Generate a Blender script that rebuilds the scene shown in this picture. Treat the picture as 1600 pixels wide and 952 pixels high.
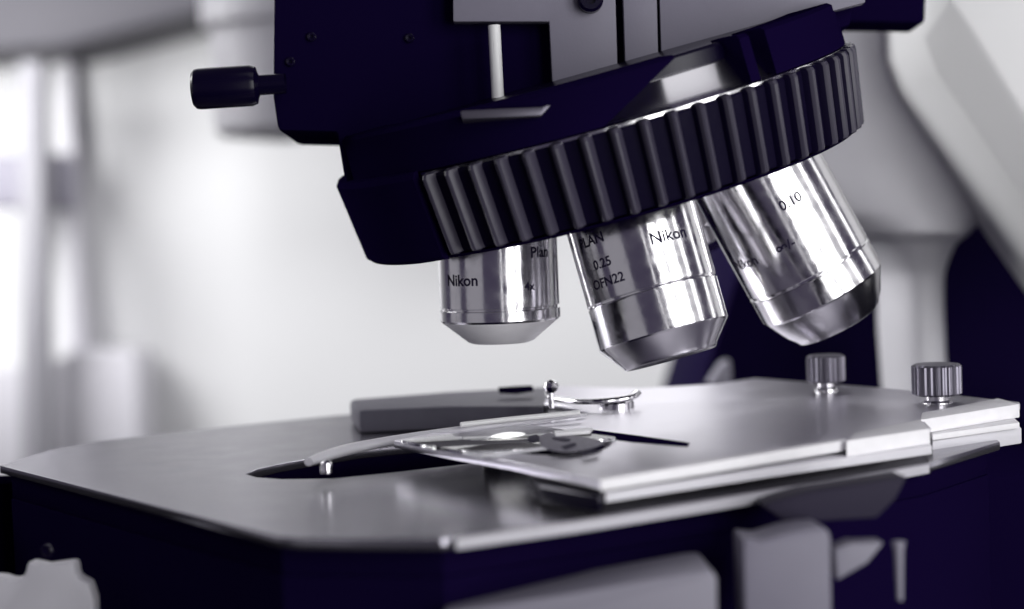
import bpy, bmesh, math, random
from mathutils import Vector, Matrix
random.seed(4)
scene = bpy.context.scene
for o in list(bpy.data.objects): bpy.data.objects.remove(o)
COL = scene.collection
MM = 0.001
R = math.radians

# ------------------------------------------------------------------ camera
FPX = 2743.0                     # focal length in pixels of the 1600 px wide photograph
PITCH, ROLL, CAMZ = R(3.25), R(2.2), 196.0
fwd = Vector((0, math.cos(PITCH), -math.sin(PITCH)))
r0 = Vector((1, 0, 0)); u0 = Vector((0, math.sin(PITCH), math.cos(PITCH)))
CR = (r0*math.cos(ROLL) - u0*math.sin(ROLL)).normalized()
CU = (r0*math.sin(ROLL) + u0*math.cos(ROLL)).normalized()
CAM = Vector((0, 0, CAMZ))
cam_data = bpy.data.cameras.new('camera'); cam = bpy.data.objects.new('camera', cam_data); COL.objects.link(cam)
m = Matrix((CR, CU, -fwd)).transposed().to_4x4(); m.translation = CAM*MM
cam.matrix_world = m
cam_data.sensor_width = 36; cam_data.lens = 36*FPX/1600
cam_data.clip_start = 0.01; cam_data.clip_end = 50
cam_data.dof.use_dof = True; cam_data.dof.focus_distance = 0.322; cam_data.dof.aperture_fstop = 10.0
cam_data.dof.aperture_blades = 0
scene.camera = cam

# ------------------------------------------------------------------ world and exposure
w = bpy.data.worlds.new('World'); scene.world = w; w.use_nodes = True
bg = w.node_tree.nodes['Background']; bg.inputs[0].default_value = (0.058, 0.050, 0.082, 1); bg.inputs[1].default_value = 1.0
scene.view_settings.view_transform = 'Standard'; scene.view_settings.look = 'None'
scene.view_settings.exposure = 0.0; scene.view_settings.gamma = 1.0

# ------------------------------------------------------------------ lamps (a tall window with a bar, and added unseen fill lamps)
def area(name, loc, target, sx, sy, radiance, col=(1, 1, 1)):
    l = bpy.data.lights.new(name, 'AREA'); l.shape = 'RECTANGLE'; l.size = sx*MM; l.size_y = sy*MM
    l.energy = radiance*math.pi*sx*sy*MM*MM; l.color = col
    o = bpy.data.objects.new(name, l); COL.objects.link(o)
    loc = Vector(loc); d = (Vector(target) - loc).normalized()
    o.rotation_euler = d.to_track_quat('-Z', 'Y').to_euler(); o.location = loc*MM
    return o
def narrow(o, deg): o.data.spread = R(deg); return o
def ring_light(name, az, dist, z, sx, sy, rad):
    a = R(az); T = Vector((20, 340, 190))
    return area(name, T + Vector((math.sin(a)*dist, -math.cos(a)*dist, z)), T, sx, sy, rad)
ring_light('window_light', 22, 620, 60, 130, 520, 6.0)
ring_light('window_light', 43, 620, 60, 170, 520, 6.0)
ring_light('window_light', 68, 620, 40, 30, 460, 6.0)
ring_light('window_light', 98, 620, 40, 60, 420, 2.5)
ring_light('added_light', 4, 640, 40, 14, 460, 2.5)  # added thin lamp for a bright streak on the chrome
ring_light('added_light', 44, 900, 60, 900, 700, 0.42)  # added broad dim lamp that lifts the chrome to mid grey
ring_light('added_light', -48, 800, 60, 500, 600, 0.22)  # added dim lamp for the left sides of the chrome
ring_light('added_light', -92, 640, 120, 320, 460, 0.25)  # added dim lamp from the left
area('added_wall_light', (-620, 800, 760), (-330, 1300, 260), 500, 300, 7.0)  # wall lamps are added out of view to brighten the wall
area('added_wall_light', (-425, 960, 310), (-215, 1300, 270), 150, 200, 21.0)
narrow(area('added_light', (-470, 640, 430), (230, 480, 215), 260, 260, 2.4), 60)  # added narrow beam that brightens the column
area('added_wall_light', (230, 980, 700), (40, 1300, 150), 500, 150, 24.0)
ring_light('added_top_light', 36, 270, 540, 330, 260, 0.9)  # added overhead lamp for a highlight on the inner cone

# ------------------------------------------------------------------ geometry helpers (millimetres)
def px(x, y, D):
    """photo pixel -> point at forward distance D (mm)"""
    return CAM + fwd*D + CR*((x-800)/FPX*D) - CU*((y-476)/FPX*D)
def pz(x, y, z):
    """photo pixel -> point on the level z (mm)"""
    d = fwd + CR*((x-800)/FPX) - CU*((y-476)/FPX)
    return CAM + d*((z-CAMZ)/d.z)
def link(name, me, mat, parent=None, smooth=35):
    o = bpy.data.objects.new(name, me); COL.objects.link(o)
    me.materials.clear()
    if mat: me.materials.append(mat)
    if smooth:
        for p in me.polygons: p.use_smooth = True
        me.set_sharp_from_angle(angle=R(smooth))
    if parent is not None: o.parent = parent
    return o
def finish(bm, name, mat, parent=None, smooth=35, bevel=0, segs=2):
    bmesh.ops.remove_doubles(bm, verts=bm.verts, dist=1e-4)
    if bevel:
        es = [e for e in bm.edges if len(e.link_faces) == 2 and e.calc_face_angle(0) > R(25)]
        bmesh.ops.bevel(bm, geom=es, offset=bevel, segments=segs, affect='EDGES', profile=0.6, clamp_overlap=True)
    bmesh.ops.recalc_face_normals(bm, faces=bm.faces)
    for v in bm.verts: v.co *= MM
    me = bpy.data.meshes.new(name); bm.to_mesh(me); bm.free()
    return link(name, me, mat, parent, smooth)
def slab(name, pts, mat, parent, up, thick, bevel=0.2, smooth=35):
    """polygon pts (3D, mm, top face) extruded by thick against up"""
    bm = bmesh.new()
    a = [bm.verts.new(p) for p in pts]; b = [bm.verts.new(Vector(p) - up*thick) for p in pts]
    bm.faces.new(a); bm.faces.new(b[::-1])
    n = len(pts)
    for i in range(n): bm.faces.new((a[i], b[i], b[(i+1) % n], a[(i+1) % n]))
    return finish(bm, name, mat, parent, smooth, bevel)
def panel(name, pix, D, thick, mat, parent, bevel=0.2):
    """outline seen from the camera's side, standing at distance D, with real thickness behind"""
    return slab(name, [px(x, y, D) for x, y in pix], mat, parent, -fwd, thick, bevel)
def level(name, pix, z, thick, mat, parent, bevel=0.2):
    return slab(name, [pz(x, y, z) for x, y in pix], mat, parent, Vector((0, 0, 1)), thick, bevel)
def holed(name, pts, holes, z, thick, mat, parent, bev=0.2):
    """flat plate with holes, outline lists of (x,y) in mm"""
    cu = bpy.data.curves.new('t', 'CURVE'); cu.dimensions = '2D'; cu.fill_mode = 'BOTH'
    cu.extrude = thick/2 - bev; cu.bevel_depth = bev; cu.bevel_resolution = 1
    for loop in [pts] + holes:
        s = cu.splines.new('POLY'); s.points.add(len(loop)-1); s.use_cyclic_u = True
        for q, p in zip(s.points, loop): q.co = (p[0], p[1], 0, 1)
    o = bpy.data.objects.new('t', cu); COL.objects.link(o)
    dg = bpy.context.evaluated_depsgraph_get(); me = bpy.data.meshes.new_from_object(o.evaluated_get(dg))
    bpy.data.objects.remove(o)
    for v in me.vertices: v.co = Vector((v.co.x, v.co.y, v.co.z + z - thick/2))*MM
    me.name = name
    return link(name, me, mat, parent, 35)
def frame(origin, axis, ref):
    a = Vector(axis).normalized(); x = (Vector(ref) - a*Vector(ref).dot(a)).normalized(); y = a.cross(x)
    mt = Matrix((x, y, a)).transposed().to_4x4(); mt.translation = Vector(origin); return mt
def lathe(name, prof, M, mat, parent, segs=96, close=True, smooth=30, rad=None):
    bm = bmesh.new(); rings = []
    for r, h in prof:
        ring = []
        for i in range(segs):
            a = 2*math.pi*i/segs; rr = r if rad is None else r + rad(i, r, h)
            ring.append(bm.verts.new(M @ Vector((rr*math.cos(a), rr*math.sin(a), h))))
        rings.append(ring)
    for p, q in zip(rings, rings[1:]):
        for i in range(segs): bm.faces.new((p[i], p[(i+1) % segs], q[(i+1) % segs], q[i]))
    if close:
        bm.faces.new(rings[0][::-1]); bm.faces.new(rings[-1])
    return finish(bm, name, mat, parent, smooth)
def tube(name, path, rads, mat, parent, segs=16, flat=1.0):
    bm = bmesh.new(); rings = []
    path = [Vector(p) for p in path]
    for i, p in enumerate(path):
        t = (path[min(i+1, len(path)-1)] - path[max(i-1, 0)]).normalized()
        s = t.cross(Vector((0, 0, 1))).normalized(); n = s.cross(t).normalized()
        r = rads[i] if isinstance(rads, (list, tuple)) else rads
        rings.append([bm.verts.new(p + s*math.cos(a)*r + n*math.sin(a)*r*flat) for a in [2*math.pi*k/segs for k in range(segs)]])
    for p, q in zip(rings, rings[1:]):
        for i in range(segs): bm.faces.new((p[i], p[(i+1) % segs], q[(i+1) % segs], q[i]))
    bm.faces.new(rings[0][::-1]); bm.faces.new(rings[-1])
    return finish(bm, name, mat, parent, 50)
def smooth_path(pts, n=6):
    P = [Vector(p) for p in pts]; out = []
    for i in range(len(P)-1):
        a, b, c, d = P[max(i-1, 0)], P[i], P[i+1], P[min(i+2, len(P)-1)]
        for k in range(n):
            t = k/n
            out.append(0.5*((2*b) + (c-a)*t + (2*a-5*b+4*c-d)*t*t + (3*b-a-3*c+d)*t**3))
    out.append(P[-1]); return out
def thing(name, label, cat, loc=(0, 0, 0)):
    o = bpy.data.objects.new(name, None); COL.objects.link(o); o.empty_display_size = 0.01
    o['label'] = label; o['category'] = cat
    return o
def struct(o): o['kind'] = 'structure'; return o

# ------------------------------------------------------------------ materials
def material(name, col, rough=0.5, metal=0.0, spec=0.5, noise=0.0, nscale=300, bump=0.0, bscale=2000, rvar=0.0, stretch=None, coat=0.0):
    mt = bpy.data.materials.new(name); mt.use_nodes = True; nt = mt.node_tree; b = nt.nodes['Principled BSDF']
    b.inputs['Base Color'].default_value = (*col, 1); b.inputs['Roughness'].default_value = rough
    b.inputs['Metallic'].default_value = metal; b.inputs['Specular IOR Level'].default_value = spec
    b.inputs['Coat Weight'].default_value = coat; b.inputs['Coat Roughness'].default_value = 0.1
    tc = nt.nodes.new('ShaderNodeTexCoord')
    src = tc.outputs['Object']
    if stretch:
        mp = nt.nodes.new('ShaderNodeMapping'); mp.inputs['Scale'].default_value = stretch
        nt.links.new(src, mp.inputs['Vector']); src = mp.outputs['Vector']
    if noise or rvar:
        n = nt.nodes.new('ShaderNodeTexNoise'); n.inputs['Scale'].default_value = nscale; n.inputs['Detail'].default_value = 6
        nt.links.new(src, n.inputs['Vector'])
        if noise:
            mx = nt.nodes.new('ShaderNodeMix'); mx.data_type = 'RGBA'
            mx.inputs['A'].default_value = (*[c*(1-noise) for c in col], 1); mx.inputs['B'].default_value = (*[min(1, c*(1+noise)) for c in col], 1)
            nt.links.new(n.outputs['Fac'], mx.inputs['Factor']); nt.links.new(mx.outputs['Result'], b.inputs['Base Color'])
        if rvar:
            mr = nt.nodes.new('ShaderNodeMapRange'); mr.inputs['From Min'].default_value = 0.3; mr.inputs['From Max'].default_value = 0.7
            mr.inputs['To Min'].default_value = max(0.02, rough-rvar); mr.inputs['To Max'].default_value = rough+rvar
            nt.links.new(n.outputs['Fac'], mr.inputs['Value']); nt.links.new(mr.outputs['Result'], b.inputs['Roughness'])
    if bump:
        n2 = nt.nodes.new('ShaderNodeTexNoise'); n2.inputs['Scale'].default_value = bscale; n2.inputs['Detail'].default_value = 3
        nt.links.new(src, n2.inputs['Vector'])
        bp = nt.nodes.new('ShaderNodeBump'); bp.inputs['Strength'].default_value = bump; bp.inputs['Distance'].default_value = 0.0001
        nt.links.new(n2.outputs['Fac'], bp.inputs['Height']); nt.links.new(bp.outputs['Normal'], b.inputs['Normal'])
    return mt
BLACK = material('black_paint', (0.0052, 0.0023, 0.0225), 0.7, spec=0.0, bump=0.15, bscale=3000)
BLACKGLOSS = material('black_enamel', (0.003, 0.0013, 0.014), 0.25, spec=0.22)
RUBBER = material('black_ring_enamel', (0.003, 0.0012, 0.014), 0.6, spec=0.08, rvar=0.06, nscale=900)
CHROME = material('satin_chrome', (0.80, 0.79, 0.81), 0.16, metal=1.0, rvar=0.07, nscale=350, bump=0.08, bscale=1500)
CHROME2 = material('polished_chrome', (0.82, 0.81, 0.83), 0.07, metal=1.0)
STEEL = material('stage_steel', (0.72, 0.70, 0.76), 0.3, metal=1.0, rvar=0.02, nscale=120, bump=0.03, bscale=1200)
STAGE = material('stage_enamel', (0.30, 0.29, 0.33), 0.23, metal=0.88, spec=0.5, rvar=0.02, nscale=150)
EDGE = material('milled_aluminium', (0.88, 0.87, 0.89), 0.45, metal=0.0, spec=0.6, noise=0.06, nscale=400)
DRIVE = material('drive_enamel', (0.50, 0.49, 0.53), 0.5, noise=0.06, nscale=200)
PANEL = material('grey_painted_metal', (0.20, 0.19, 0.24), 0.5, spec=0.3, noise=0.05, nscale=200, bump=0.2, bscale=2500)
DKGREY = material('dark_grey_metal', (0.07, 0.064, 0.10), 0.5, spec=0.3, noise=0.1, nscale=200)
BODYBLACK = material('stage_black_paint', (0.0050, 0.0023, 0.021), 0.8, spec=0.0)
RIDGE = material('ring_ridge_highlight', (0.042, 0.037, 0.060), 0.40, spec=0.35, rvar=0.02, nscale=900)  # ridges coloured lighter than the gaps to paint in their highlights
REARGREY = material('rear_grey_metal', (0.125, 0.12, 0.15), 0.5, spec=0.15, noise=0.1, nscale=300)
DIMGREY = material('dim_grey_metal', (0.030, 0.026, 0.045), 0.6, spec=0.1)
LTGREY = material('light_grey_enamel', (0.68, 0.67, 0.71), 0.42, spec=0.4, noise=0.02, nscale=60)
WHITE = material('white_enamel', (0.80, 0.80, 0.80), 0.4, spec=0.4)
KNOB = material('grey_knob_metal', (0.20, 0.19, 0.23), 0.36, metal=0.9)
INK = material('engraving_ink', (0.012, 0.008, 0.03), 0.6, spec=0.1)
WALL = material('wall_paint', (0.74, 0.74, 0.75), 0.8, spec=0.2, noise=0.02, nscale=3)
PALE = material('pale_laminate', (0.50, 0.49, 0.53), 0.6, noise=0.03, nscale=8)
SOFTGREY = material('mid_grey_plastic', (0.24, 0.23, 0.28), 0.6)
TABLE = material('table_top', (0.0012, 0.0005, 0.006), 0.9, spec=0.0)
SOFTGREY2 = material('post_paint', (0.24, 0.235, 0.26), 0.6)
CUP = material('cupboard_paint', (0.048, 0.045, 0.058), 0.6)
DARKBG = material('dark_backdrop_paint', (0.0066, 0.0030, 0.029), 0.8, spec=0.02)
CONE = material('cone_metal', (0.75, 0.74, 0.77), 0.22, metal=1.0)
SATIN = material('satin_steel', (0.72, 0.71, 0.74), 0.2, metal=1.0)
def glass():
    mt = bpy.data.materials.new('slide_glass'); mt.use_nodes = True; b = mt.node_tree.nodes['Principled BSDF']
    b.inputs['Base Color'].default_value = (0.97, 0.98, 0.98, 1); b.inputs['Roughness'].default_value = 0.02
    b.inputs['Transmission Weight'].default_value = 1; b.inputs['IOR'].default_value = 1.5
    return mt
GLASS = glass()
SMEAR = material('specimen_smear', (0.11, 0.10, 0.14), 0.5, noise=0.8, nscale=900)
def glow():
    mt = bpy.data.materials.new('lit_condenser_lens'); mt.use_nodes = True; b = mt.node_tree.nodes['Principled BSDF']
    b.inputs['Emission Color'].default_value = (1, 0.99, 0.97, 1); b.inputs['Emission Strength'].default_value = 3.0
    return mt
GLOW = glow()

# ------------------------------------------------------------------ the setting
def quad(name, pts, mat):
    bm = bmesh.new(); bm.faces.new([bm.verts.new(p) for p in pts]); return finish(bm, name, mat, None, 0)
struct(slab('wall', [(-1500, 1300, -100), (900, 1300, -100), (900, 1300, 1400), (-1500, 1300, 1400)], WALL, None, Vector((0, -1, 0)), 40, 0))
struct(slab('table', [(-1200, -200, 0), (1200, -200, 0), (1200, 1295, 0), (-1200, 1295, 0)], TABLE, None, Vector((0, 0, 1)), 30, 0))

# ------------------------------------------------------------------ microscope
scope = thing('microscope', 'laboratory microscope with black knurled nosepiece, three chrome objectives and a grey metal stage', 'microscope')

# nosepiece frame
C0 = px(959, 292, 350)
a, b = R(15.6), R(9.3)
N = (-CR*math.sin(a)*math.cos(b) + CU*math.cos(a)*math.cos(b) - fwd*math.sin(b)).normalized()
e2 = (-fwd - N*(-fwd).dot(N)).normalized()         # towards the viewer
e1 = e2.cross(N); e1 = e1 if e1.dot(CR) > 0 else -e1
NM = frame(C0, N, e2)
RB, RT, RH = 50.3, 52.0, 15.6
NR = 62; SUB = 12
def rib(i, r, h):
    t = (i % SUB)/SUB
    if t < 0.5: return -1.7
    return -1.7 + 1.9*math.sin((t-0.5)/0.5*math.pi)**0.7 if t > 0.5 else -1.7
nose = lathe('nosepiece', [(RB-3.5, -0.8), (RB-2.0, -0.5), (RB-1.4, 0.0)], NM, BLACK, scope, 128, close=False)
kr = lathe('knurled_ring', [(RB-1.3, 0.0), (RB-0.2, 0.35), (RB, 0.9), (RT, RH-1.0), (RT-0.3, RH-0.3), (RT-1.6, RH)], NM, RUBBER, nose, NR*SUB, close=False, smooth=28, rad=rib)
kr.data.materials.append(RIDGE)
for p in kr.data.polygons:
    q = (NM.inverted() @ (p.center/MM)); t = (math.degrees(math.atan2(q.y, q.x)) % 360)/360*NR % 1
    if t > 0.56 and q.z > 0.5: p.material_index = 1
lathe('port_plate', [(0.5, -2.5), (30, -1.0), (43, 1.0), (RB-3.4, -0.8)], NM, BLACK, nose, 96, close=False)
lathe('chrome_rim', [(RT-1.9, RH-0.4), (RT-1.9, RH+0.1), (RT-2.5, RH+0.6), (RT-3.3, RH+0.7)], NM, CHROME, nose, 128, close=False)
lathe('inner_cone', [(RT-3.4, RH+0.5), (RT-4.2, RH+1.2), (RT-7.3, RH+5.4)], NM, CONE, nose, 128, close=False)
lathe('mounting_disc', [(RT-9.5, RH+5.0), (RT-7.4, RH+5.2), (RT-6.9, RH+5.7), (RT-6.9, RH+8.0), (RT-7.4, RH+8.5), (10, RH+8.6)], NM, BLACKGLOSS, scope, 128, close=False)

def skirt(lo, hi_a, lean, mat=None):  # added dark arcs standing for black reflection on rim and cone
    bm = bmesh.new(); cols = []
    n = 60
    for i in range(n+1):
        t = R(lo + (hi_a-lo)*i/n)
        hi = RH + 8.9
        tt = [t, t + R(lean)*(i/n)**8]
        ring = []
        for rr, hh, q in ((RT-1.6, RH+0.45, 0), (RT-2.0, hi-0.6, 1), (RT-2.8, hi, 1), (RT-10, hi, 1), (RT-4.5, RH+0.9, 0)):
            ring.append(bm.verts.new(NM @ Vector((rr*math.cos(tt[q])*1.0, 0, hh)) if False else C0 + (e2*math.cos(tt[q]) + e1*math.sin(tt[q]))*rr + N*hh))
        cols.append(ring)
    for p, q in zip(cols, cols[1:]):
        for k in range(5): bm.faces.new((p[k], p[(k+1) % 5], q[(k+1) % 5], q[k]))
    bm.faces.new(cols[0][::-1]); bm.faces.new(cols[-1])
    return finish(bm, 'added_dark_skirt', BLACK, scope, 35)
def shield(lo, hi):  # added black cover standing for ribs that fade into the dark
    bm = bmesh.new(); cols = []
    for i in range(49):
        t = R(lo + (hi-lo)*i/48); rd = e2*math.cos(t) + e1*math.sin(t)
        e = 0.9*max(0, (i-44)/4)
        cols.append([bm.verts.new(C0 + rd*rr + N*hh) for rr, hh in ((RB-1.5, -0.6), (RB+0.2-e, -0.5), (RB+0.9-e, 0.2), (RT+0.9-e, RH-0.5), (RT+0.3-e, RH+0.5), (RT-1.5, RH+0.7))])
    for p, q in zip(cols, cols[1:]):
        for k in range(6): bm.faces.new((p[k], p[(k+1) % 6], q[(k+1) % 6], q[k]))
    bm.faces.new(cols[0][::-1]); bm.faces.new(cols[-1])
    return finish(bm, 'dark_end_cover', BLACK, scope, 35)
shield(-135, -45)
skirt(-118, -3, 17)
skirt(36, 125, 0)
skirt(29.0, 31.5, 0)
def wrap_text(s, size, az, h, rad, OM, parent, rot=0, name='engraving', spread=1.0):
    cu = bpy.data.curves.new('t', 'FONT'); cu.body = s; cu.size = size; cu.align_x = 'CENTER'; cu.align_y = 'CENTER'; cu.space_character = spread
    cu.resolution_u = 3; cu.offset = 0.05*size/2.5
    o = bpy.data.objects.new('t', cu); COL.objects.link(o)
    dg = bpy.context.evaluated_depsgraph_get(); me = bpy.data.meshes.new_from_object(o.evaluated_get(dg)); bpy.data.objects.remove(o)
    bm = bmesh.new(); bm.from_mesh(me)
    bmesh.ops.subdivide_edges(bm, edges=[e for e in bm.edges if e.calc_length() > 0.5], cuts=2)
    for v in bm.verts:
        x, y = v.co.x, v.co.y
        x, y = x*math.cos(rot)-y*math.sin(rot), x*math.sin(rot)+y*math.cos(rot)
        t = az + x/rad
        # local frame: +z of OM points to the tip, local x faces the viewer
        v.co = OM @ Vector(((rad+0.03)*math.cos(t), (rad+0.03)*math.sin(t), h - y))
    return finish(bm, name, INK, parent, 0)

def objective(theta, base_h, parts, circle=26.8):
    rad_dir = (e2*math.cos(R(theta)) + e1*math.sin(R(theta))).normalized()
    ax = (-N*math.cos(R(14.5)) + rad_dir*math.sin(R(14.5))).normalized()
    o0 = C0 + rad_dir*circle
    view = (CAM - o0).normalized()
    OM = frame(o0, ax, view)
    # local y must point to the viewer's right
    if OM.to_3x3().col[1].dot(CR) < 0:
        x, y, z = [OM.to_3x3().col[i].copy() for i in range(3)]
        M2 = Matrix((x, -y, z)).transposed().to_4x4(); M2.translation = o0; OM = M2
    return OM
# profile entries (r, h) with h measured from the nosepiece plate towards the tip
def build_objective(theta, prof, band, cone, front, scr, cmat=None, circle=26.8):
    OM = objective(theta, 0, None, circle)
    ob = lathe('objective', prof, OM, CHROME, scope, 128, close=False, smooth=25)
    lathe('collar', band, OM, CHROME, ob, 128, close=False, smooth=25)
    lathe('nose_cone', cone, OM, cmat or SATIN, ob, 128, close=False, smooth=25)
    lathe('front_lens', front, OM, scr, ob, 64, close=False, smooth=25)
    return OM, ob
# objective over the slide
r = 11.6; 
OM1, ob1 = build_objective(-67, [(r-1.2, -4), (r, -3.6), (r, 15.4), (r-0.35, 15.6)],
    [(r-0.35, 15.6), (r-0.35, 15.9), (r+0.1, 16.1), (r+0.1, 17.9), (r-0.3, 18.3)],
    [(r-0.3, 18.3), (6.4, 22.3), (6.1, 22.4)], [(6.1, 22.4), (5.6, 22.6), (4.2, 22.2), (0.1, 22.2)], EDGE, EDGE)  # cone and front coloured near white to stand for reflected light
r = 12.2
OM2, ob2 = build_objective(-1, [(r-1.2, -4), (r, -3.6), (r, 17.4), (r-0.25, 17.6)],
    [(r-0.25, 17.6), (r-0.2, 17.9), (r+0.05, 18.1), (r, 18.4), (r, 25.6), (r-0.2, 25.9)],
    [(r-0.2, 25.9), (9.0, 29.6), (8.7, 30.2), (8.3, 30.4)], [(8.3, 30.4), (7.2, 30.0), (6.0, 29.8), (0.1, 29.8)], BLACKGLOSS)
r = 13.0
OM3, ob3 = build_objective(77, [(r-1.2, -4), (r, -3.6), (r, 25.4), (r-0.25, 25.6)],
    [(r-0.25, 25.6), (r-0.2, 26.0), (r+0.05, 26.2), (r, 26.5), (r, 31.4), (r-0.3, 31.8)],
    [(r-0.3, 31.8), (10.4, 36.2), (9.4, 37.4), (8.8, 38.4), (8.2, 38.6)], [(8.2, 38.6), (6, 38.3), (0.1, 38.3)], BLACKGLOSS)
r = 11.0
build_objective(146, [(r-1.2, -4), (r, -3.6), (r, 12.4), (r-0.25, 12.6)],
    [(r-0.25, 12.6), (r-0.2, 12.9), (r+0.05, 13.1), (r, 16.4), (r-0.3, 16.8)],
    [(r-0.3, 16.8), (7.0, 20.2), (6.4, 20.6)], [(6.4, 20.6), (4, 20.3), (0.1, 20.3)], BLACKGLOSS)
wrap_text('Nikon', 3.0, R(-38), 10.0, 11.6, OM1, ob1)
wrap_text('Plan', 2.9, R(44), 5.2, 11.6, OM1, ob1)
wrap_text('4x', 2.2, R(30), 11.5, 11.6, OM1, ob1)
wrap_text('Nikon', 3.0, R(28), 9.5, 12.2, OM2, ob2)
wrap_text('PLAN', 2.6, R(-42), 6.5, 12.2, OM2, ob2)
wrap_text('0.25', 2.4, R(-36), 11.0, 12.2, OM2, ob2)
wrap_text('OFN22', 2.4, R(-36), 14.4, 12.2, OM2, ob2)
wrap_text('Nikon', 2.8, R(-52), 18.0, 13.0, OM3, ob3)
wrap_text('\u221e/-', 2.6, R(-8), 18.0, 13.0, OM3, ob3)
wrap_text('0.10', 2.8, R(14), 11.0, 13.0, OM3, ob3)

# black head above the nosepiece
panel('head_housing', [(428, -60), (426, 150), (434, 205), (526, 207), (539, 286), (600, 296), (905, 225), (1080, 130), (1330, 40), (1345, -60)], 334, 30, BLACK, scope, 1.2)
# silver face plates with the recess between them
panel('face_plate', [(858, 34), (865, 168), (966, 134), (960, -60), (707, -60), (708, 34)], 329, 3.5, PANEL, scope, 0.35)
panel('face_plate', [(972, -60), (978, 130), (1029, 112), (1025, -60)], 329.2, 3.5, PANEL, scope, 0.2)
panel('face_plate', [(1029, -60), (1034, 110), (1100, 80), (1200, 44), (1352, 4), (1350, -60)], 329.6, 3.0, PANEL, scope, 0.2)
panel('lower_ledge', [(719, 173), (845, 167), (862, 163), (845, 182), (722, 187)], 297, 30, KNOB, scope, 0.4)
tube('guide_rod', [px(772, 40, 327), px(778, 154, 327)], 1.15, WHITE, scope, 24)
lathe('screw', [(2.4, 0), (2.4, 2.2), (1.9, 2.6), (1.0, 2.6), (0.9, 1.6), (0.1, 1.6)], frame(px(922, 2, 329), -fwd, CR), BLACKGLOSS, scope, 32, close=False)
for x, y in ((487, 58), (454, 97), (640, 60)):
    lathe('screw', [(0.9, 0), (0.9, 0.4), (0.7, 0.55), (0.35, 0.5), (0.3, 0.1), (0.02, 0.1)], frame(px(x, y, 333.8), -fwd, CR), BLACKGLOSS, scope, 24, close=False)  # small screws added to stand for glints on the black head
# side clamp knob with shaft
kd = (px(395, 134, 330) - px(302, 140, 330)).normalized(); KM = frame(px(301, 140, 330), kd, -fwd)
def knurl(n, d): return lambda i, r, h: (d if i % 2 else -d)
lathe('clamp_knob', [(0.1, 0), (3.2, 0.1), (3.7, 0.6), (3.85, 1.4), (3.85, 11.0), (3.5, 12.0), (2.4, 12.3), (1.9, 12.6), (1.9, 17.5)], KM, BLACKGLOSS, scope, 80, close=False)

# arm and column behind
def loft(name, rows, D, depth, mat, parent, segs=48, p=2.4):
    bm = bmesh.new(); rings = []
    for y, xl, xr in rows:
        c = (xl+xr)/2; hw = (xr-xl)/2; ring = []
        for k in range(segs):
            t = 2*math.pi*k/segs; cx = math.copysign(abs(math.cos(t))**(2/p), math.cos(t)); sy = math.copysign(abs(math.sin(t))**(2/p), math.sin(t))
            ring.append(bm.verts.new(px(c + hw*cx, y, D) + fwd*(sy*depth*min(1, hw/90))))
        rings.append(ring)
    for q, s in zip(rings, rings[1:]):
        for i in range(segs): bm.faces.new((q[i], q[(i+1) % segs], s[(i+1) % segs], s[i]))
    bm.faces.new(rings[0][::-1]); bm.faces.new(rings[-1])
    return finish(bm, name, mat, parent, 60)
def interp(rows, n=8):
    out = []
    for i in range(len(rows)-1):
        a0, b0, c0, d0 = rows[max(i-1, 0)], rows[i], rows[i+1], rows[min(i+2, len(rows)-1)]
        for k in range(n):
            t = k/n; v = []
            for q in range(3):
                aa, bb, cc, dd = a0[q], b0[q], c0[q], d0[q]
                v.append(bb + (cc-bb)*t if q == 0 else 0.5*(2*bb+(cc-aa)*t+(2*aa-5*bb+4*cc-dd)*t*t+(3*bb-aa-3*cc+dd)*t**3))
            out.append(v)
    out.append(rows[-1]); return out
loft('arm_column', interp([(20, 1130, 1400), (60, 1120, 1455), (150, 1125, 1500), (240, 1150, 1535), (300, 1180, 1545), (340, 1230, 1532), (362, 1290, 1505), (385, 1340, 1480), (430, 1372, 1467), (520, 1378, 1468), (640, 1386, 1474), (760, 1392, 1480)]), 470, 34, LTGREY, scope)
# diagonal arm, nearer: side face and bright front face
def arm():
    bm = bmesh.new()
    A = [px(x, y, 397) for x, y in [(1438, -60), (1442, 60), (1464, 116), (1604, 316), (1760, 538)]]
    B = [px(x, y, 388) for x, y in [(1450, -60), (1488, 5), (1520, 52), (1606, 192), (1760, 445)]]
    Cc = [p + CR*90 + CU*30 for p in B]
    Dd = [p + fwd*50 for p in A]; E = [p + fwd*74 for p in Cc]
    rows = [[bm.verts.new(p) for p in L] for L in (A, B, Cc, E, Dd)]
    for j in range(5):
        q, s = rows[j], rows[(j+1) % 5]
        for i in range(4): bm.faces.new((q[i], q[i+1], s[i+1], s[i]))
    bm.faces.new([r_[0] for r_ in rows]); bm.faces.new([r_[-1] for r_ in rows][::-1])
    return finish(bm, 'arm', WHITE, scope, 30, 1.0)
arm()
panel('arm_bracket', [(1310, -60), (1312, 34), (1446, 36), (1450, -60)], 375, 14, BLACK, scope, 1.0)

# ------------------------------------------------------------------ stage
ZS = 150.0
def xy(x, y, z=ZS): p = pz(x, y, z); return (p.x, p.y)
outline = [xy(*p) for p in [(2, 727), (60, 742), (300, 803), (436, 838), (470, 841), (560, 842), (690, 842), (720, 838), (900, 813), (1100, 782), (1300, 750), (1452, 722), (1560, 690), (1500, 640), (1300, 622), (900, 622), (530, 649), (340, 668), (150, 690), (80, 703)]]
hole = [xy(*p) for p in [(383, 741), (400, 733), (440, 724), (560, 704), (680, 692), (830, 679), (900, 675), (960, 680), (990, 692), (940, 706), (840, 716), (722, 726), (600, 740), (520, 748), (440, 749), (400, 746)]]
stage = holed('stage', outline, [hole], ZS, 1.6, STAGE, scope, 0.25)
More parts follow.
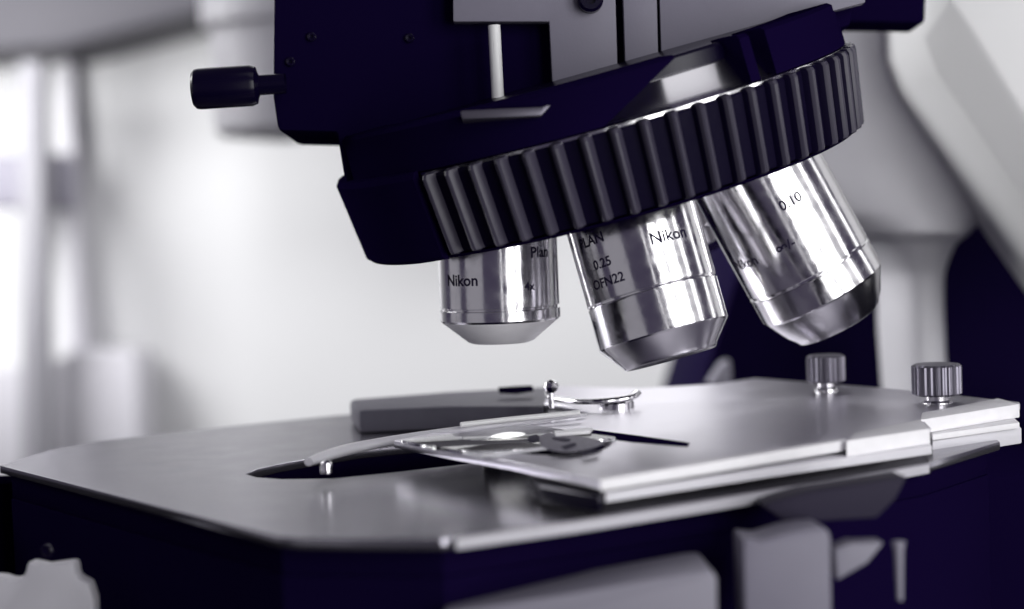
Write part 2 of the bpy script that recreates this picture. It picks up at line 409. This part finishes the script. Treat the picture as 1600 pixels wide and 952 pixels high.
# thick dark body of the stage with a clear opening
body = [xy(*p) for p in [(18, 730), (300, 800), (440, 834), (690, 836), (1100, 777), (1440, 720), (1540, 690), (1480, 645), (900, 630), (540, 655), (160, 695)]]
holed('stage_body', body, [], ZS-6, 40, BODYBLACK, scope, 0.3)
holed('stage_rim', body, [hole], ZS-1.65, 4.3, BODYBLACK, scope, 0.1)
# raised rear carriage and right carriage plates
Z1 = 155.2
def lv(name, pix, z, t, mat, bev=0.25): return level(name, pix, z, t, mat, scope, bev)
lv('lower_plate', [(946, 770), (1200, 732), (1456, 696), (1440, 672), (1100, 650), (905, 738)], 152.9, 1.5, LTGREY, 0.15)
car = [xy(x, y, Z1) for x, y in [(938, 750), (1100, 724), (1325, 687), (1452, 668), (1440, 655), (1592, 630), (1590, 628), (1430, 611), (1350, 604), (1262, 597), (1180, 591), (1120, 600), (1000, 607), (860, 603), (852, 630), (880, 633), (925, 644), (700, 672), (618, 688), (700, 704), (800, 721), (890, 740)]]
opening = [xy(x, y, Z1) for x, y in [(858 + 98*math.cos(k*math.pi/24), 693 + 18*math.sin(k*math.pi/24)) for k in range(48)]]
holed('carriage_plate', car, [opening], Z1, 1.4, STEEL, scope, 0.2)
lv('rear_block', [(546, 624), (700, 612), (858, 604), (851, 633), (700, 634), (560, 640)], Z1-0.1, 5.0, REARGREY, 1.2)
panel('rear_slot', [(778, 606), (806, 604), (832, 603), (834, 612), (808, 616), (780, 615)], 371, 2, BLACK, scope, 0.2)
lv('edge_block', [(1322, 689), (1453, 669.5), (1438, 655), (1335, 676)], Z1+0.3, 3.0, EDGE, 0.25)
lv('edge_block', [(1438, 656), (1593, 631), (1560, 622), (1440, 645)], Z1+0.35, 2.6, EDGE, 0.25)
lv('guide_rail', [(1457, 679), (1593, 660), (1570, 640), (1440, 660)], 152.9, 1.1, EDGE, 0.2)
lv('guide_rail', [(1457, 689), (1596, 668), (1570, 646), (1440, 668)], 151.6, 3.0, LTGREY, 0.3)
lv('front_edge', [(938, 750.5), (1100, 724.5), (1323, 688), (1320, 684), (1098, 720), (935, 746)], Z1+0.1, 1.7, EDGE, 0.2)
lv('stage_edge', [(712, 843), (900, 817), (1100, 786), (1300, 754), (1452, 726), (1450, 722), (1300, 749.5), (1100, 781), (900, 812), (714, 838)], ZS+0.05, 1.5, DRIVE, 0.15)

# slide holder
zz = 153.4
sf = smooth_path([pz(482, 722, zz), pz(510, 712, zz), pz(560, 699, zz), pz(640, 684, zz+1), pz(740, 669, zz+2.2), pz(840, 657, zz+2.4), pz(915, 648, zz+2.4)])
tube('spring_finger', sf, [0.8 + 0.4*math.sin(math.pi*min(1, k/14)*0.5) - 0.9*max(0, k-10)/27 for k in range(len(sf))], LTGREY, scope, 20, 0.9)
lathe('finger_stud', [(1.1, -1.2), (1.1, 0), (0.95, 0.5), (0.5, 0.9), (0.05, 1.0)], frame(pz(510, 728, 153.2), (0, 0, 1), CR), CHROME2, scope, 24, close=False)
tube('finger_rod', [pz(720, 664, 156.6), pz(800, 655, 156.8), pz(905, 645, 156.8)], 0.5, WHITE, scope, 12)
tube('holder_lever', smooth_path([pz(858, 612, 158), pz(866, 622, 157), pz(920, 628, 157), pz(980, 622, 157.4), pz(995, 614, 158)]), 1.0, CHROME2, scope, 12, 0.6)
lathe('lever_knob', [(0.6, -4), (0.6, -1), (1.2, -0.6), (1.5, 0.2), (1.2, 1.1), (0.5, 1.5), (0.05, 1.6)], frame(pz(861, 606, 160), (0, 0, 1), CR), CHROME2, scope, 24, close=False)
lathe('pivot_cap', [(3.6, -1.8), (3.6, -0.9), (3.0, -0.3), (0.1, 0.0)], frame(pz(962, 622, 157), (0, 0, 1), CR), CHROME2, scope, 32, close=False)
lv('holder_slot', [(898, 671), (930, 672), (1000, 681), (1078, 692), (1074, 698), (990, 691), (925, 683)], 155.26, 0.2, BLACK, 0.04)
lv('glint_bar', [(866, 673), (926, 668), (922, 673), (868, 677)], 156.6, 0.6, EDGE, 0.1)  # white bar painted in as a highlight on the slide holder
lv('dark_notch', [(826, 742), (870, 744), (882, 748), (942, 768), (936, 776), (880, 768), (846, 762)], 153.0, 2.4, BLACKGLOSS, 0.2)  # black piece drawn as the dark notch at the plate's left end
# condenser under the opening with its lit lens
cl = pz(790, 686, 154.9)
cond = lathe('condenser', [(9, -24), (9, -9), (4.4, -7), (3.9, -0.9), (3.4, -0.2)], frame(cl, (0, 0, 1), CR), BLACKGLOSS, scope, 64, close=False)
lathe('lit_lens', [(3.4, -0.2), (2.9, 0.05), (0.05, 0.3)], frame(cl, (0, 0, 1), CR), GLOW, cond, 48, close=False)

# knurled screws on the carriage
def thumb(x, y, D, r, h, neck, mat):
    base = px(x, y, D); M = frame(base, (0, 0, 1), CR)
    t = lathe('thumb_screw', [(0.1, 0.0), (r-0.4, 0.0), (r, 0.35), (r, h-0.35), (r-0.4, h), (0.1, h)], M, mat, scope, 96, close=False, rad=lambda i, rr, hh: (0.13 if i % 4 < 2 else -0.13) if rr > r-0.2 else 0)
    lathe('screw_neck', [(neck*1.4, -2.2), (neck*1.3, -1.4), (neck, -1.0), (neck, 0.2)], M, CHROME, t, 32, close=False)
thumb(1291, 597, 362, 3.8, 5.6, 1.8, KNOB)
thumb(1464, 617, 335, 4.6, 5.9, 2.2, KNOB)

# under the stage
panel('rack_block', [(690, 957), (900, 925), (1088, 892), (1114, 890), (1121, 905), (1122, 1010), (690, 1010)], 243, 18, SOFTGREY, scope, 1.0)
panel('focus_post', [(1161, 842), (1190, 846), (1235, 832), (1262, 827), (1290, 825), (1298, 836), (1301, 1010), (1165, 1010)], 250, 12, PANEL, scope, 1.2)
panel('stage_bracket', [(1190, 790), (1260, 770), (1418, 745), (1400, 780), (1370, 810), (1230, 818)], 262, 10, DIMGREY, scope, 0.6)
panel('bracket_fin', [(1304, 858), (1330, 849), (1382, 848), (1356, 880), (1308, 908)], 255, 6, SOFTGREY, scope, 0.5)
tube('lock_pin', [px(1404, 846, 255), px(1404, 862, 255), px(1406, 938, 255)], [1.0, 0.7, 0.45], SOFTGREY, scope, 16)
panel('drive_housing', [(-30, 900), (0, 902), (20, 908), (38, 900), (42, 878), (70, 884), (115, 878), (118, 902), (138, 912), (146, 938), (148, 1010), (-30, 1010)], 284, 5, DRIVE, scope, 0.8)
lathe('set_screw', [(1.0, 0), (1.0, 0.8), (0.7, 1.0), (0.5, 0.5), (0.05, 0.5)], frame(px(75, 860, 286), -fwd, CR), BLACKGLOSS, scope, 24, close=False)
# base standing on the table
level_base = slab('base', [Vector(p) for p in [(-60, 250, 40), (60, 250, 40), (190, 520, 40), (20, 560, 40), (-60, 420, 40)]], BLACK, scope, Vector((0, 0, 1)), 40, 3)
slab('pillar', [Vector(p) for p in [(40, 400, 130), (150, 400, 130), (170, 500, 130), (50, 500, 130)]], BLACK, scope, Vector((0, 0, 1)), 92, 3)

# ------------------------------------------------------------------ slide
p0 = pz(627, 688, 155.88); p1 = pz(762, 712, 155.88); d = (p1-p0).normalized(); U = Vector((-d.y, d.x, 0)); U = U if U.x > 0 else -U
wv = d*26
slide = slab('microscope_slide', [p0, p0+wv, p0+wv+U*27, p0+U*27], GLASS, None, Vector((0, 0, 1)), 0.6, 0.04)
slide['label'] = 'clear glass slide held on the metal stage below the upright objective'; slide['category'] = 'slide'
def blob(name, pts, z, t, mat, par):
    q = smooth_path([pz(x, y, z) for x, y in pts + pts[:1]], 5)[:-1]
    return slab(name, q, mat, par, Vector((0, 0, 1)), t, 0)
blob('specimen', [(842, 684), (856, 677), (900, 681), (942, 690), (926, 700), (884, 707), (850, 699)], 155.97, 0.05, SMEAR, slide)
blob('specimen', [(826, 682), (838, 679), (842, 684), (838, 689), (826, 690)], 156.03, 0.08, INK, slide)
blob('specimen', [(862, 684), (880, 684), (892, 687), (884, 690), (866, 687)], 156.03, 0.05, INK, slide)
blob('specimen', [(876, 698), (896, 692), (900, 696), (884, 702)], 156.03, 0.05, INK, slide)
blob('specimen', [(906, 708), (930, 703), (936, 706), (912, 711)], 156.03, 0.05, INK, slide)

# ------------------------------------------------------------------ blurred background
def bgthing(o, label, cat): o['label'] = label; o['category'] = cat; return o
bgthing(panel('dark_cabinet', [(1150, 430), (1128, 500), (1092, 612), (1085, 640), (1085, 760), (2100, 760), (2100, -200), (1200, -200)], 540, 120, DARKBG, None, 2), 'black cabinet out of focus behind the microscope column', 'cabinet')
panel('rear_gusset', [(1108, 602), (1132, 566), (1142, 562), (1144, 602)], 500, 12, SOFTGREY, scope, 1)
panel('rear_rail', [(1455, 332), (1700, 332), (1700, 339), (1455, 339)], 520, 10, SOFTGREY, scope, 0.3)
lathe('lamp_housing', [(0.1, -3), (27, 0), (30, 3), (30, 46), (34, 48), (34, 100)], frame(px(446, 212, 760), (0, 0, 1), CR), LTGREY, scope, 64, close=False)
post = bgthing(panel('wall_post', [(28, 95), (62, 95), (70, 760), (32, 760)], 1180, 30, SOFTGREY2, None, 3), 'blurred white vertical post at the left edge in front of the pale wall', 'post')
panel('post_clamp', [(-40, 240), (102, 240), (104, 325), (-40, 325)], 1215, 40, SOFTGREY, post, 3)
bgthing(panel('low_cabinet', [(-80, 590), (100, 560), (110, 545), (212, 548), (222, 780), (-80, 780)], 1230, 60, PALE, None, 4), 'blurred pale grey cabinet low on the left behind the stage corner', 'cabinet')
bgthing(panel('wall_cupboard', [(-140, -160), (900, -160), (900, 150), (490, 150), (470, -14), (330, 14), (100, 72), (-140, 84)], 1200, 90, CUP, None, 4), 'blurred grey overhead cupboard at the top left, with an unseen part added behind the head', 'cupboard')  # right part extended out of sight to darken the stage's reflection
bgthing(panel('wall_trim', [(92, 88), (112, 88), (132, 560), (108, 560)], 1270, 25, PALE, None, 2), 'blurred pale vertical trim strip on the wall right of the white post', 'trim')
bgthing(slab('dark_filler', [(-420, 338, 146), (-97, 338, 146), (-97, 349, 146), (-420, 349, 146)], TABLE, None, Vector((0, 0, 1)), 146, 1), 'added black block that keeps the gap below the left stage corner dark', 'block')  # added block that blackens the gap below the stage corner
